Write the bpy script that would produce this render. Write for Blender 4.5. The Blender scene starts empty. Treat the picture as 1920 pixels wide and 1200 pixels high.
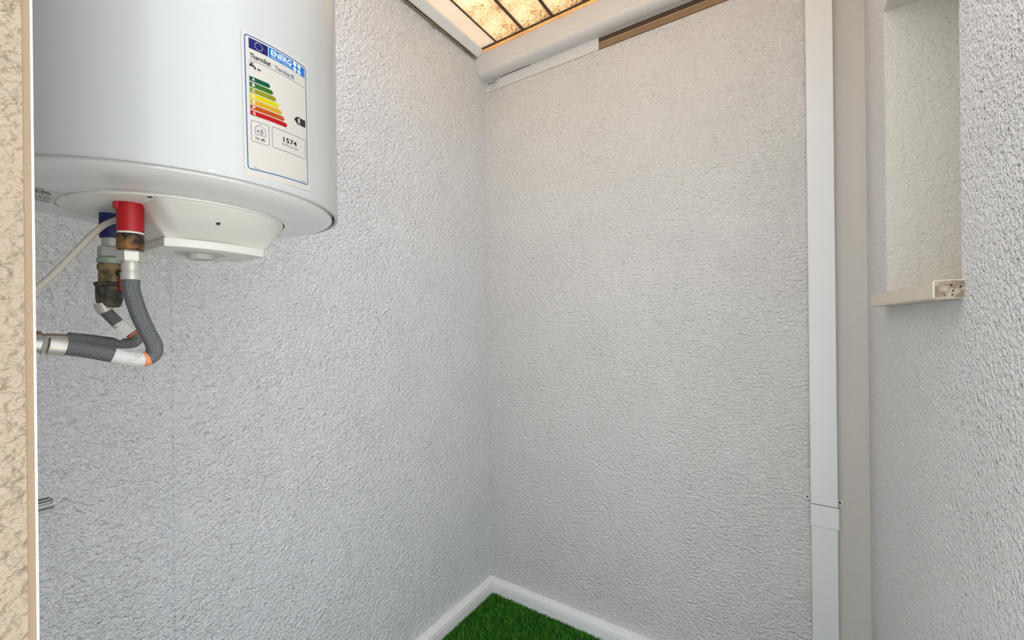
import bpy, bmesh, math, random
import numpy as np
from mathutils import Vector, Matrix, noise

random.seed(7)
rng = np.random.default_rng(7)
S = bpy.context.scene
COL = S.collection

# ------------------------------------------------------------------ camera
F_PX, YAW, ROLL = 786.3, 0.5854, 0.0115
cam_d = bpy.data.cameras.new('camera')
cam_d.sensor_fit = 'HORIZONTAL'
cam_d.sensor_width = 36.0
cam_d.lens = F_PX / 1920 * 36.0
cam_d.clip_start = 0.01
cam = bpy.data.objects.new('camera', cam_d)
COL.objects.link(cam)
_r = Vector((math.cos(YAW), math.sin(YAW), 0))
_v = Vector((-math.sin(YAW), math.cos(YAW), 0))
_u = Vector((0, 0, 1))
_cx = _r * math.cos(ROLL) - _u * math.sin(ROLL)
_cy = _r * math.sin(ROLL) + _u * math.cos(ROLL)
_m = Matrix((_cx, _cy, -_v)).transposed().to_4x4()
_m.translation = (0, 0, 1.5)
cam.matrix_world = _m
S.camera = cam

# ------------------------------------------------------------------ world, sun, exposure
world = bpy.data.worlds.new('sky')
S.world = world
world.use_nodes = True
wn = world.node_tree
wn.nodes.clear()
w_out = wn.nodes.new('ShaderNodeOutputWorld')
w_bg = wn.nodes.new('ShaderNodeBackground')
w_sky = wn.nodes.new('ShaderNodeTexSky')
w_sky.sky_type = 'NISHITA'
w_sky.sun_disc = False
w_sky.sun_elevation = math.radians(44)
w_sky.sun_rotation = math.radians(20)
w_sky.air_density = 1.0
w_sky.dust_density = 2.0
w_mix = wn.nodes.new('ShaderNodeMix')
w_mix.data_type = 'RGBA'
w_mix.inputs[0].default_value = 0.72
w_mix.inputs[7].default_value = (6.0, 6.1, 6.3, 1)
wn.links.new(w_sky.outputs[0], w_mix.inputs[6])
wn.links.new(w_mix.outputs[2], w_bg.inputs[0])
w_bg.inputs[1].default_value = 0.62
wn.links.new(w_bg.outputs[0], w_out.inputs[0])

sun_d = bpy.data.lights.new('sun', 'SUN')
sun_d.energy = 9.0
sun_d.angle = math.radians(1.0)
sun_d.color = (1.0, 0.93, 0.82)
sun = bpy.data.objects.new('sun', sun_d)
COL.objects.link(sun)
sun.rotation_euler = (math.radians(-46), 0, math.radians(-6))   # comes from beyond the far wall, onto the roof

S.view_settings.view_transform = 'Standard'
S.view_settings.look = 'None'
S.view_settings.gamma = 1.0
S.view_settings.use_curve_mapping = False
S.view_settings.exposure = -0.13

# ------------------------------------------------------------------ key measures (metres)
XL, YR, X3 = -1.414, 1.8906, 0.2247      # left wall, far wall, right wall
ZROOF = 2.935
YM = 0.020                               # wall the heater hangs on
XJ, YJ = -0.48, 0.0660                   # corner of the door jamb
HC = (-0.834, 0.2794)                    # heater axis
HR, HZ = 0.235, 1.6887

# ------------------------------------------------------------------ helpers
BASE = {}

def obj(name, verts, faces, mat, parent=None, smooth=False, uvs=None):
    off = BASE.get(parent, Vector((0, 0, 0)))
    me = bpy.data.meshes.new(name)
    me.from_pydata([(v[0] - off[0], v[1] - off[1], v[2] - off[2]) for v in verts], [], faces)
    if uvs is not None:
        uvl = me.uv_layers.new(name='UVMap')
        for l in me.loops:
            uvl.data[l.index].uv = uvs[l.vertex_index]
    if smooth:
        for p in me.polygons:
            p.use_smooth = True
    me.materials.append(mat)
    o = bpy.data.objects.new(name, me)
    COL.objects.link(o)
    if parent is not None:
        o.parent = parent
        BASE[o] = off
    return o

def bm_obj(name, bm, mat, parent=None, smooth=False):
    bmesh.ops.recalc_face_normals(bm, faces=bm.faces[:])
    vs = [tuple(v.co) for v in bm.verts]
    bm.verts.index_update()
    fs = [[v.index for v in f.verts] for f in bm.faces]
    bm.free()
    o = obj(name, vs, fs, mat, parent)
    if smooth is True:
        for p in o.data.polygons:
            p.use_smooth = True
    elif smooth:
        for p in o.data.polygons:
            p.use_smooth = True
        o.data.set_sharp_from_angle(angle=math.radians(smooth))
    return o

def tag(o, label, cat, group=None):
    o['label'] = label
    o['category'] = cat
    if group:
        o['group'] = group
    return o

def structure(o, label=None):
    o['kind'] = 'structure'
    if label:
        o['label'] = label
    return o

def thing(name, loc, label, cat, group=None):
    o = bpy.data.objects.new(name, None)
    COL.objects.link(o)
    o.location = loc
    o.empty_display_size = 0.05
    BASE[o] = Vector(loc)
    return tag(o, label, cat, group)

def add_box(bm, x0, x1, y0, y1, z0, z1):
    v = [bm.verts.new(p) for p in ((x0, y0, z0), (x1, y0, z0), (x1, y1, z0), (x0, y1, z0),
                                   (x0, y0, z1), (x1, y0, z1), (x1, y1, z1), (x0, y1, z1))]
    for f in ((0, 3, 2, 1), (4, 5, 6, 7), (0, 1, 5, 4), (1, 2, 6, 5), (2, 3, 7, 6), (3, 0, 4, 7)):
        bm.faces.new([v[i] for i in f])

def box(name, x0, x1, y0, y1, z0, z1, mat, parent=None, bevel=0.0, seg=2):
    bm = bmesh.new()
    add_box(bm, x0, x1, y0, y1, z0, z1)
    if bevel:
        bmesh.ops.bevel(bm, geom=bm.edges[:], offset=bevel, segments=seg, affect='EDGES', profile=0.5)
    return bm_obj(name, bm, mat, parent)

def prism_x(name, prof, x0, x1, mat, parent=None, smooth=False):
    """profile (y, z) swept along x"""
    n = len(prof)
    vs = [(x0, y, z) for y, z in prof] + [(x1, y, z) for y, z in prof]
    bm = bmesh.new()
    bv = [bm.verts.new(v) for v in vs]
    for i in range(n):
        j = (i + 1) % n
        bm.faces.new((bv[i], bv[j], bv[n + j], bv[n + i]))
    bm.faces.new(bv[:n][::-1])
    bm.faces.new(bv[n:])
    return bm_obj(name, bm, mat, parent, smooth)

def prism_y(name, prof, y0, y1, mat, parent=None, smooth=False):
    n = len(prof)
    bm = bmesh.new()
    bv = [bm.verts.new((x, y0, z)) for x, z in prof] + [bm.verts.new((x, y1, z)) for x, z in prof]
    for i in range(n):
        j = (i + 1) % n
        bm.faces.new((bv[i], bv[j], bv[n + j], bv[n + i]))
    bm.faces.new(bv[:n][::-1])
    bm.faces.new(bv[n:])
    return bm_obj(name, bm, mat, parent, smooth)

def lathe(name, prof, cxy, mat, parent=None, n=64, sharp=35, cap=True):
    """profile of (radius, z) from top to bottom"""
    bm = bmesh.new()
    rings = []
    for r, z in prof:
        if r < 1e-6:
            rings.append([bm.verts.new((cxy[0], cxy[1], z))])
        else:
            rings.append([bm.verts.new((cxy[0] + r * math.cos(2 * math.pi * k / n), cxy[1] + r * math.sin(2 * math.pi * k / n), z)) for k in range(n)])
    for a, b in zip(rings[:-1], rings[1:]):
        for k in range(n):
            k2 = (k + 1) % n
            if len(a) == 1:
                bm.faces.new((a[0], b[k], b[k2]))
            elif len(b) == 1:
                bm.faces.new((a[k], b[0], a[k2]))
            else:
                bm.faces.new((a[k], b[k], b[k2], a[k2]))
    if cap:
        if len(rings[0]) > 1:
            bm.faces.new(rings[0])
        if len(rings[-1]) > 1:
            bm.faces.new(rings[-1][::-1])
    return bm_obj(name, bm, mat, parent, sharp)

def frames(path):
    n = len(path)
    T = [(path[min(i + 1, n - 1)] - path[max(i - 1, 0)]).normalized() for i in range(n)]
    ref = Vector((1, 0, 0)) if abs(T[0].x) < 0.8 else Vector((0, 0, 1))
    N = (ref - T[0] * ref.dot(T[0])).normalized()
    out = []
    for t in T:
        N = (N - t * N.dot(t)).normalized()
        out.append((t, N, t.cross(N)))
    return out

def tube(name, path, rad, mat, parent=None, n=16, cap=True, twist=0.0, hexa=False):
    path = [Vector(p) for p in path]
    rads = rad if isinstance(rad, (list, tuple)) else [rad] * len(path)
    fr = frames(path)
    vs, fs, uv = [], [], []
    L = 0.0
    for i, p in enumerate(path):
        if i:
            L += (p - path[i - 1]).length
        t, a, b = fr[i]
        for k in range(n + 1):
            th = 2 * math.pi * k / n
            vs.append(p + (a * math.cos(th) + b * math.sin(th)) * rads[i])
            uv.append((k / n, L / (2 * math.pi * max(rads))))
    m = n + 1
    for i in range(len(path) - 1):
        for k in range(n):
            fs.append((i * m + k, i * m + k + 1, (i + 1) * m + k + 1, (i + 1) * m + k))
    if cap:
        fs.append(tuple(range(n))[::-1])
        e = (len(path) - 1) * m
        fs.append(tuple(range(e, e + n)))
    o = obj(name, vs, fs, mat, parent, smooth=True, uvs=uv)
    o.data.set_sharp_from_angle(angle=math.radians(50 if n > 8 else 30))
    return o

def spline(pts, per=8):
    P = [Vector(p) for p in pts]
    P = [P[0] * 2 - P[1]] + P + [P[-1] * 2 - P[-2]]
    out = []
    for i in range(1, len(P) - 2):
        p0, p1, p2, p3 = P[i - 1:i + 3]
        for k in range(per):
            t = k / per
            out.append(0.5 * ((2 * p1) + (p2 - p0) * t + (2 * p0 - 5 * p1 + 4 * p2 - p3) * t * t + (3 * p1 - p0 - 3 * p2 + p3) * t ** 3))
    out.append(P[-2])
    return out

# ------------------------------------------------------------------ materials
def new_mat(name):
    m = bpy.data.materials.new(name)
    m.use_nodes = True
    nt = m.node_tree
    b = nt.nodes['Principled BSDF']
    return m, nt, b

def nd(nt, t, **kw):
    n = nt.nodes.new(t)
    for k, v in kw.items():
        setattr(n, k, v)
    return n

def plain(name, col, rough=0.5, metal=0.0, var=0.0, vscale=20.0, coat=0.0, bump=0.0, bscale=200.0, spec=None):
    m, nt, b = new_mat(name)
    b.inputs['Base Color'].default_value = (*col, 1)
    b.inputs['Roughness'].default_value = rough
    b.inputs['Metallic'].default_value = metal
    if spec is not None:
        b.inputs['Specular IOR Level'].default_value = spec
    if coat:
        b.inputs['Coat Weight'].default_value = coat
        b.inputs['Coat Roughness'].default_value = 0.06
    tc = nd(nt, 'ShaderNodeTexCoord')
    no = nd(nt, 'ShaderNodeTexNoise')
    no.inputs['Scale'].default_value = vscale
    no.inputs['Detail'].default_value = 4
    nt.links.new(tc.outputs['Object'], no.inputs['Vector'])
    mx = nd(nt, 'ShaderNodeMix', data_type='RGBA')
    mx.inputs[6].default_value = (*[max(0, c * (1 - var)) for c in col], 1)
    mx.inputs[7].default_value = (*[min(1, c * (1 + var)) for c in col], 1)
    nt.links.new(no.outputs['Fac'], mx.inputs[0])
    nt.links.new(mx.outputs[2], b.inputs['Base Color'])
    if bump:
        n2 = nd(nt, 'ShaderNodeTexNoise')
        n2.inputs['Scale'].default_value = bscale
        n2.inputs['Detail'].default_value = 3
        nt.links.new(tc.outputs['Object'], n2.inputs['Vector'])
        bp = nd(nt, 'ShaderNodeBump')
        bp.inputs['Strength'].default_value = 1.0
        bp.inputs['Distance'].default_value = bump
        nt.links.new(n2.outputs['Fac'], bp.inputs['Height'])
        nt.links.new(bp.outputs['Normal'], b.inputs['Normal'])
    return m

def stucco(name, col, grain=95.0, amp=0.006, squash=(1, 1, 1), tilt=0.0, pits=0.4, rough=0.75, var=0.03, fine=0.5):
    """rough-cast plaster: lumpy relief + fine grit + scattered pits"""
    m, nt, b = new_mat(name)
    L = nt.links.new
    b.inputs['Roughness'].default_value = rough
    b.inputs['Specular IOR Level'].default_value = 0.25
    tc = nd(nt, 'ShaderNodeTexCoord')
    mp = nd(nt, 'ShaderNodeMapping')
    mp.inputs['Rotation'].default_value = (tilt, tilt, 0)
    mp.inputs['Scale'].default_value = squash
    L(tc.outputs['Object'], mp.inputs['Vector'])
    n1 = nd(nt, 'ShaderNodeTexNoise')
    n1.inputs['Scale'].default_value = grain
    n1.inputs['Detail'].default_value = 2.5
    n1.inputs['Roughness'].default_value = 0.55
    n1.inputs['Distortion'].default_value = 0.1
    L(mp.outputs[0], n1.inputs['Vector'])
    n2 = nd(nt, 'ShaderNodeTexNoise')
    n2.inputs['Scale'].default_value = grain * 2.3
    n2.inputs['Detail'].default_value = 2
    L(mp.outputs[0], n2.inputs['Vector'])
    n3 = nd(nt, 'ShaderNodeTexNoise')
    n3.inputs['Scale'].default_value = 5.0
    n3.inputs['Detail'].default_value = 3
    L(tc.outputs['Object'], n3.inputs['Vector'])
    # pits
    vo = nd(nt, 'ShaderNodeTexVoronoi', feature='F1')
    vo.inputs['Scale'].default_value = grain * 0.42
    L(mp.outputs[0], vo.inputs['Vector'])
    pr = nd(nt, 'ShaderNodeMapRange')
    pr.inputs['From Min'].default_value = 0.05
    pr.inputs['From Max'].default_value = 0.22
    L(vo.outputs['Distance'], pr.inputs['Value'])
    ad = nd(nt, 'ShaderNodeMath', operation='MULTIPLY_ADD')
    L(n2.outputs['Fac'], ad.inputs[0])
    ad.inputs[1].default_value = fine
    L(n1.outputs['Fac'], ad.inputs[2])
    ad2 = nd(nt, 'ShaderNodeMath', operation='MULTIPLY_ADD')
    L(pr.outputs[0], ad2.inputs[0])
    ad2.inputs[1].default_value = pits
    L(ad.outputs[0], ad2.inputs[2])
    # relief is uneven over the wall
    mr = nd(nt, 'ShaderNodeMapRange')
    mr.inputs['From Min'].default_value = 0.3
    mr.inputs['From Max'].default_value = 0.7
    mr.inputs['To Min'].default_value = 0.86
    mr.inputs['To Max'].default_value = 1.08
    L(n3.outputs['Fac'], mr.inputs['Value'])
    mu = nd(nt, 'ShaderNodeMath', operation='MULTIPLY')
    cen = nd(nt, 'ShaderNodeMath', operation='SUBTRACT')
    L(ad2.outputs[0], cen.inputs[0]); cen.inputs[1].default_value = 0.5 + fine * 0.5 + pits * 0.95
    L(cen.outputs[0], mu.inputs[0])
    L(mr.outputs[0], mu.inputs[1])
    bp = nd(nt, 'ShaderNodeBump')
    bp.inputs['Strength'].default_value = 1.0
    bp.inputs['Distance'].default_value = amp
    L(mu.outputs[0], bp.inputs['Height'])
    L(bp.outputs['Normal'], b.inputs['Normal'])
    mx = nd(nt, 'ShaderNodeMix', data_type='RGBA')
    mx.inputs[6].default_value = (*[c * (1 - var) for c in col], 1)
    mx.inputs[7].default_value = (*[min(1, c * (1 + var)) for c in col], 1)
    L(n3.outputs['Fac'], mx.inputs[0])
    L(mx.outputs[2], b.inputs['Base Color'])
    return m

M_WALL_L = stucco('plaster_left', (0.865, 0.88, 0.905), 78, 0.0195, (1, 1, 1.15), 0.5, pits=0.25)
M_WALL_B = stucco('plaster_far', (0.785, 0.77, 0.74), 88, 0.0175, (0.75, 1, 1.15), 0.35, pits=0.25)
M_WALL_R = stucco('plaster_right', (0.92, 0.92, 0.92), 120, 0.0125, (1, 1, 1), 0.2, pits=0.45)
M_WALL_S = stucco('plaster_smooth_shaded', (0.62, 0.585, 0.53), 60, 0.0012, (1, 1, 1), 0, pits=0.5)  # tan tone puts the shade beside the downpipe into the colour
M_REVEAL = stucco('plaster_reveal_shaded', (0.74, 0.715, 0.65), 60, 0.007, (1, 1, 1), 0.3, pits=0.2)  # beige tone paints the shade inside the window opening
M_JAMB = stucco('plaster_beige', (0.30, 0.24, 0.172), 62, 0.010, (1, 1, 1.3), 0.4, pits=0.2, var=0.10)
M_EDGE_LIT = plain('edge_highlight_pale', (0.62, 0.61, 0.55), 0.5)  # pale colour stands in for the highlight on the rounded jamb edge
M_BEIGE_SMOOTH = plain('beige_plaster_smooth', (0.24, 0.175, 0.105), 0.8, var=0.06, bump=0.0006, bscale=300)
M_SKIRT = plain('skirting_white', (0.86, 0.86, 0.84), 0.35, var=0.02, vscale=9)
M_PVC = plain('white_plastic', (0.72, 0.725, 0.71), 0.35, var=0.02, vscale=6)
M_GUT = plain('gutter_plastic', (0.66, 0.645, 0.62), 0.38, var=0.02, vscale=6)
M_ENAMEL = plain('white_enamel', (0.415, 0.425, 0.41), 0.2, var=0.01, vscale=4, spec=0.35)
M_CAP = plain('grey_white_enamel', (0.66, 0.685, 0.665), 0.2, var=0.02, vscale=8, coat=0.4)
M_COVER = plain('cream_plastic', (0.72, 0.715, 0.66), 0.38, var=0.03, vscale=10)
M_COVER_D = plain('grey_plastic', (0.50, 0.50, 0.46), 0.45, var=0.05)
M_BLACK = plain('black_gap', (0.012, 0.012, 0.012), 0.6)
M_RED = plain('red_plastic', (0.40, 0.002, 0.006), 0.5, var=0.1, vscale=30)
M_BLUE = plain('blue_plastic', (0.002, 0.010, 0.11), 0.5, var=0.1, vscale=30)
M_STEEL = plain('nickel_steel', (0.50, 0.49, 0.44), 0.4, 0.6, var=0.12, vscale=60)
M_FERR = plain('pale_ferrule', (0.56, 0.54, 0.48), 0.4, 0.4, var=0.05, vscale=40)
M_CHROME = plain('chrome', (0.16, 0.16, 0.165), 0.35, 0.8, var=0.08)
M_GREEN = plain('verdigris_ring', (0.36, 0.42, 0.33), 0.5, 0.4, var=0.15, vscale=80)
M_CABLE = plain('cable_sheath', (0.50, 0.465, 0.38), 0.45, var=0.04)
M_WOOD_D = plain('timber_shaded', (0.075, 0.040, 0.018), 0.6, var=0.35, vscale=30, bump=0.001, bscale=90)  # dark tone holds the shade on the recessed upper board
M_WOOD_L = plain('brown_timber', (0.26, 0.16, 0.08), 0.6, var=0.3, vscale=26, bump=0.001, bscale=90)
M_SILL = plain('cream_stone', (0.74, 0.68, 0.56), 0.55, var=0.06, vscale=40, bump=0.0005)
M_BROWN_BAR = plain('brown_bar', (0.075, 0.048, 0.025), 0.6, var=0.25, vscale=40)
M_RAIL = plain('tarnished_rail', (0.28, 0.23, 0.15), 0.45, 0.4, var=0.3, vscale=50)
M_TURF = plain('turf_backing', (0.012, 0.05, 0.012), 0.9, var=0.3)
M_PAVE = plain('pale_paving', (0.74, 0.73, 0.70), 0.8, var=0.12, vscale=4, bump=0.002)

def rust(name, c_dark, c_rust, scale=70):
    m, nt, b = new_mat(name)
    L = nt.links.new
    tc = nd(nt, 'ShaderNodeTexCoord')
    no = nd(nt, 'ShaderNodeTexNoise')
    no.inputs['Scale'].default_value = scale
    no.inputs['Detail'].default_value = 5
    L(tc.outputs['Object'], no.inputs['Vector'])
    cr = nd(nt, 'ShaderNodeValToRGB')
    cr.color_ramp.elements[0].position = 0.42
    cr.color_ramp.elements[0].color = (*c_dark, 1)
    cr.color_ramp.elements[1].position = 0.62
    cr.color_ramp.elements[1].color = (*c_rust, 1)
    L(no.outputs['Fac'], cr.inputs[0])
    L(cr.outputs[0], b.inputs['Base Color'])
    b.inputs['Roughness'].default_value = 0.6
    b.inputs['Metallic'].default_value = 0.25
    bp = nd(nt, 'ShaderNodeBump')
    bp.inputs['Distance'].default_value = 0.001
    L(no.outputs['Fac'], bp.inputs['Height'])
    L(bp.outputs[0], b.inputs['Normal'])
    return m

M_RUST = rust('rusty_nut', (0.02, 0.016, 0.012), (0.26, 0.12, 0.03))
M_BRASS = rust('stained_brass', (0.09, 0.075, 0.045), (0.32, 0.22, 0.09), 90)
M_BRASS_D = rust('dark_brass', (0.035, 0.033, 0.024), (0.12, 0.10, 0.055), 90)

def braid(name, c0, c1, fu=14.0, fv=14.0):
    m, nt, b = new_mat(name)
    L = nt.links.new
    tc = nd(nt, 'ShaderNodeTexCoord')
    se = nd(nt, 'ShaderNodeSeparateXYZ')
    L(tc.outputs['UV'], se.inputs[0])
    def wave(sign):
        a = nd(nt, 'ShaderNodeMath', operation='MULTIPLY')
        L(se.outputs[0], a.inputs[0]); a.inputs[1].default_value = fu * 2 * math.pi * sign
        c = nd(nt, 'ShaderNodeMath', operation='MULTIPLY_ADD')
        L(se.outputs[1], c.inputs[0]); c.inputs[1].default_value = fv * 2 * math.pi
        L(a.outputs[0], c.inputs[2])
        s = nd(nt, 'ShaderNodeMath', operation='SINE')
        L(c.outputs[0], s.inputs[0])
        return s
    s1, s2 = wave(1), wave(-1)
    mx = nd(nt, 'ShaderNodeMath', operation='MULTIPLY')
    L(s1.outputs[0], mx.inputs[0]); L(s2.outputs[0], mx.inputs[1])
    mr = nd(nt, 'ShaderNodeMapRange')
    mr.inputs['From Min'].default_value = -1
    mr.inputs['From Max'].default_value = 1
    L(mx.outputs[0], mr.inputs['Value'])
    cm = nd(nt, 'ShaderNodeMix', data_type='RGBA')
    cm.inputs[6].default_value = (*c0, 1)
    cm.inputs[7].default_value = (*c1, 1)
    L(mr.outputs[0], cm.inputs[0])
    L(cm.outputs[2], b.inputs['Base Color'])
    b.inputs['Roughness'].default_value = 0.4
    b.inputs['Metallic'].default_value = 0.35
    bp = nd(nt, 'ShaderNodeBump')
    bp.inputs['Distance'].default_value = 0.0008
    L(mr.outputs[0], bp.inputs['Height'])
    L(bp.outputs[0], b.inputs['Normal'])
    return m

M_BRAID = braid('braided_steel_hose', (0.075, 0.08, 0.08), (0.23, 0.24, 0.24))
M_BRAID_D = braid('dark_braided_hose', (0.075, 0.075, 0.075), (0.23, 0.235, 0.235), 10, 10)

def roof_sheet(name, speckle):
    """weathered translucent sheet: light passes through, grime stays"""
    m = bpy.data.materials.new(name)
    m.use_nodes = True
    nt = m.node_tree
    nt.nodes.clear()
    L = nt.links.new
    out = nd(nt, 'ShaderNodeOutputMaterial')
    tc = nd(nt, 'ShaderNodeTexCoord')
    n1 = nd(nt, 'ShaderNodeTexNoise')
    n1.inputs['Scale'].default_value = 120
    n1.inputs['Detail'].default_value = 4
    n1.inputs['Roughness'].default_value = 0.65
    L(tc.outputs['Object'], n1.inputs['Vector'])
    n2 = nd(nt, 'ShaderNodeTexNoise')
    n2.inputs['Scale'].default_value = 9
    n2.inputs['Detail'].default_value = 3
    L(tc.outputs['Object'], n2.inputs['Vector'])
    ad = nd(nt, 'ShaderNodeMath', operation='MULTIPLY_ADD')
    L(n2.outputs['Fac'], ad.inputs[0]); ad.inputs[1].default_value = 0.55
    L(n1.outputs['Fac'], ad.inputs[2])
    cr = nd(nt, 'ShaderNodeValToRGB')
    e = cr.color_ramp.elements
    if speckle == 2:
        e[0].position = 0.5; e[0].color = (0.95, 0.72, 0.42, 1)
        e[1].position = 1.0; e[1].color = (0.70, 0.42, 0.18, 1)
    elif speckle:
        e[0].position = 0.62; e[0].color = (0.93, 0.83, 0.68, 1)
        e[1].position = 0.95; e[1].color = (0.24, 0.12, 0.035, 1)
        k = e.new(0.79); k.color = (0.85, 0.66, 0.42, 1)
    else:
        e[0].position = 0.5; e[0].color = (0.80, 0.73, 0.65, 1)
        e[1].position = 1.0; e[1].color = (0.74, 0.64, 0.53, 1)
    L(ad.outputs[0], cr.inputs[0])
    df = nd(nt, 'ShaderNodeBsdfDiffuse')
    tr = nd(nt, 'ShaderNodeBsdfTranslucent')
    mx = nd(nt, 'ShaderNodeMixShader')
    mx.inputs[0].default_value = 0.48
    L(cr.outputs[0], df.inputs[0]); L(cr.outputs[0], tr.inputs[0])
    L(df.outputs[0], mx.inputs[1]); L(tr.outputs[0], mx.inputs[2])
    L(mx.outputs[0], out.inputs[0])
    return m

M_ROOF = roof_sheet('weathered_sheet', True)
M_ROOF_P = roof_sheet('plain_sheet', False)

# ------------------------------------------------------------------ setting
T = 0.25
# floor, ground beyond the doorway
structure(box('floor', XL - T, X3 + T, -0.35, YR + T, -0.10, -0.004, M_TURF))
structure(box('floor', -7, 8, -9, 5, -0.16, -0.102, M_PAVE), 'pale paving outside the doorway')

# left wall: recessed strip behind the heater, proud plaster from the seam to the corner
SEAM = 0.443
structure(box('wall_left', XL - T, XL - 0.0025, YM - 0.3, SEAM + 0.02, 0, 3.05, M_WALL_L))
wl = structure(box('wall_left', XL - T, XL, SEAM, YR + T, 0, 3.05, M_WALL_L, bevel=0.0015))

# far wall
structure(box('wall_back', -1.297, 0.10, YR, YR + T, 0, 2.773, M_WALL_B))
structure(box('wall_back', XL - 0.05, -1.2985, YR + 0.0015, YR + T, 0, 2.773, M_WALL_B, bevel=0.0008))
structure(box('wall_back', 0.10, X3 + 0.05, YR + 0.001, YR + T, 0, 2.773, M_WALL_S))
structure(box('wall_back', XL - 0.05, X3 + 0.05, YR + 0.03, YR + T, 2.773, 3.05, M_WALL_S))

# right wall with a window opening
NY0, NY1, NZ0, NZ1 = 0.935, 1.545, 1.556, 2.345
bm = bmesh.new()
ND = 0.30
add_box(bm, X3, X3 + ND, 0.58, YR + 0.05, 0, NZ0 - 0.031)
add_box(bm, X3, X3 + ND, 0.58, YR + 0.05, NZ1, 3.05)
add_box(bm, X3, X3 + ND, 0.58, NY0, NZ0 - 0.031, NZ1)
add_box(bm, X3, X3 + ND, NY1, YR + 0.05, NZ0 - 0.031, NZ1)
structure(bm_obj('wall_right', bm, M_WALL_R))
# plaster lining of the opening (reveal), slightly uneven and rounded towards the room
bm = bmesh.new()
add_box(bm, X3 + 0.001, X3 + 0.22, NY1 - 0.004, NY1 + 0.01, NZ0, NZ1)
add_box(bm, X3 + 0.001, X3 + 0.22, NY0 - 0.01, NY0 + 0.004, NZ0, NZ1)
add_box(bm, X3 + 0.001, X3 + 0.22, NY0, NY1, NZ1 - 0.004, NZ1 + 0.01)
rv = structure(bm_obj('trim_1', bm, M_REVEAL), 'plaster reveal lining the small window opening, its shade put into a beige tone')
# window at the back of the opening
win = bpy.data.objects.new('window_1', None)
COL.objects.link(win)
win.location = (X3 + 0.24, (NY0 + NY1) / 2, NZ0)
BASE[win] = Vector(win.location)
structure(win, 'small white framed window at the back of the plaster niche')
def frame_mesh(x0, x1, y0, y1, z0, z1, w):
    b = bmesh.new()
    add_box(b, x0, x1, y0, y1, z0, z0 + w)
    add_box(b, x0, x1, y0, y1, z1 - w, z1)
    add_box(b, x0, x1, y0, y0 + w, z0 + w, z1 - w)
    add_box(b, x0, x1, y1 - w, y1, z0 + w, z1 - w)
    return b
bm_obj('window_frame', frame_mesh(X3 + 0.22, X3 + 0.27, NY0, NY1, NZ0, NZ1, 0.045), M_PVC, win)
mg, ntg, bg = new_mat('frosted_glass')
bg.inputs['Base Color'].default_value = (0.22, 0.21, 0.18, 1)
bg.inputs['Roughness'].default_value = 0.5
bg.inputs['Transmission Weight'].default_value = 1.0
box('window_pane', X3 + 0.243, X3 + 0.249, NY0 + 0.045, NY1 - 0.045, NZ0 + 0.045, NZ1 - 0.045, mg, win)

# wall the heater hangs on and the door jamb in front
structure(box('wall_front', XL - 0.05, XJ - 0.05, YM - 0.22, YM, 0, 3.05, M_WALL_L))
bm = bmesh.new()
add_box(bm, XJ - 0.055, XJ, -0.45, YJ - 0.0055, 0, 3.05)
structure(bm_obj('wall_jamb', bm, M_JAMB), 'rough beige plaster door jamb')
structure(box('trim_2', XJ - 0.055, XJ - 0.0004, YJ - 0.0055, YJ - 0.0013, 0, 3.05, M_BEIGE_SMOOTH), 'smooth tan plaster edge of the door jamb')
structure(box('trim_3', XJ - 0.055, XJ + 0.0002, YJ - 0.0013, YJ, 0, 3.05, M_EDGE_LIT), 'thin pale strip painted as the highlight on the door jamb edge')

# skirting: thick, rounded white boards
hb, tb = 0.066, 0.0385
prof = [(0, 0), (tb, 0), (tb, 0.047), (tb - 0.002, 0.0485), (tb - 0.002, 0.051), (tb, 0.0525), (tb, hb - 0.006), (tb - 0.002, hb - 0.002), (tb - 0.006, hb), (0.004, hb + 0.003), (0, hb + 0.003)]
bb = bpy.data.objects.new('baseboard_left', None); COL.objects.link(bb); BASE[bb] = Vector((0, 0, 0)); structure(bb, 'white skirting along the left wall')
for y0, y1 in ((YM, 0.62), (0.6208, 1.447), (1.4478, YR)):
    prism_y('board', [(XL + a, z) for a, z in prof], y0, y1, M_SKIRT, bb, 35)
bb2 = bpy.data.objects.new('baseboard_back', None); COL.objects.link(bb2); BASE[bb2] = Vector((0, 0, 0)); structure(bb2, 'white skirting along the far wall')
for x0, x1 in ((XL, -1.02), (-1.0192, -0.2), (-0.1992, 0.05)):
    prism_x('board', [(YR - a, z) for a, z in prof], x0, x1, M_SKIRT, bb2, 35)

# roof: translucent weathered sheets with dark ribs
roof = bpy.data.objects.new('ceiling', None); COL.objects.link(roof); BASE[roof] = Vector((0, 0, 0)); structure(roof, 'weathered translucent sheet roof with brown ribs')
ribs = [-1.2515 + 0.1640 * k for k in range(10)]
YF = 1.788
Y0R = 0.70
edges = [-1.372] + ribs
box('plain_panel', XL + 0.05, ribs[0] - 0.002, Y0R, YF - 0.012, ZROOF + 0.004, ZROOF + 0.010, M_ROOF_P, roof)
me_p = None
for i, (a, c) in enumerate(zip(ribs[:-1], ribs[1:])):
    if me_p is None:
        p0 = box('roof_panel', a + 0.0, c - 0.0, Y0R, YF - 0.014, ZROOF + 0.003, ZROOF + 0.009, M_ROOF, roof)
        me_p = p0.data
    else:
        p = p0.copy(); COL.objects.link(p); p.location.x = a - ribs[0]
for i, a in enumerate(ribs):
    w = 0.0035 if i == 0 else 0.0062
    box('rib', a - w, a + w, Y0R, YF - 0.013, ZROOF - 0.001, ZROOF + 0.012, M_BROWN_BAR, roof)
box('cross_rib', XL + 0.07, X3, YF - 0.020, YF - 0.012, ZROOF - 0.0012, ZROOF + 0.013, M_BROWN_BAR, roof)
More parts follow.
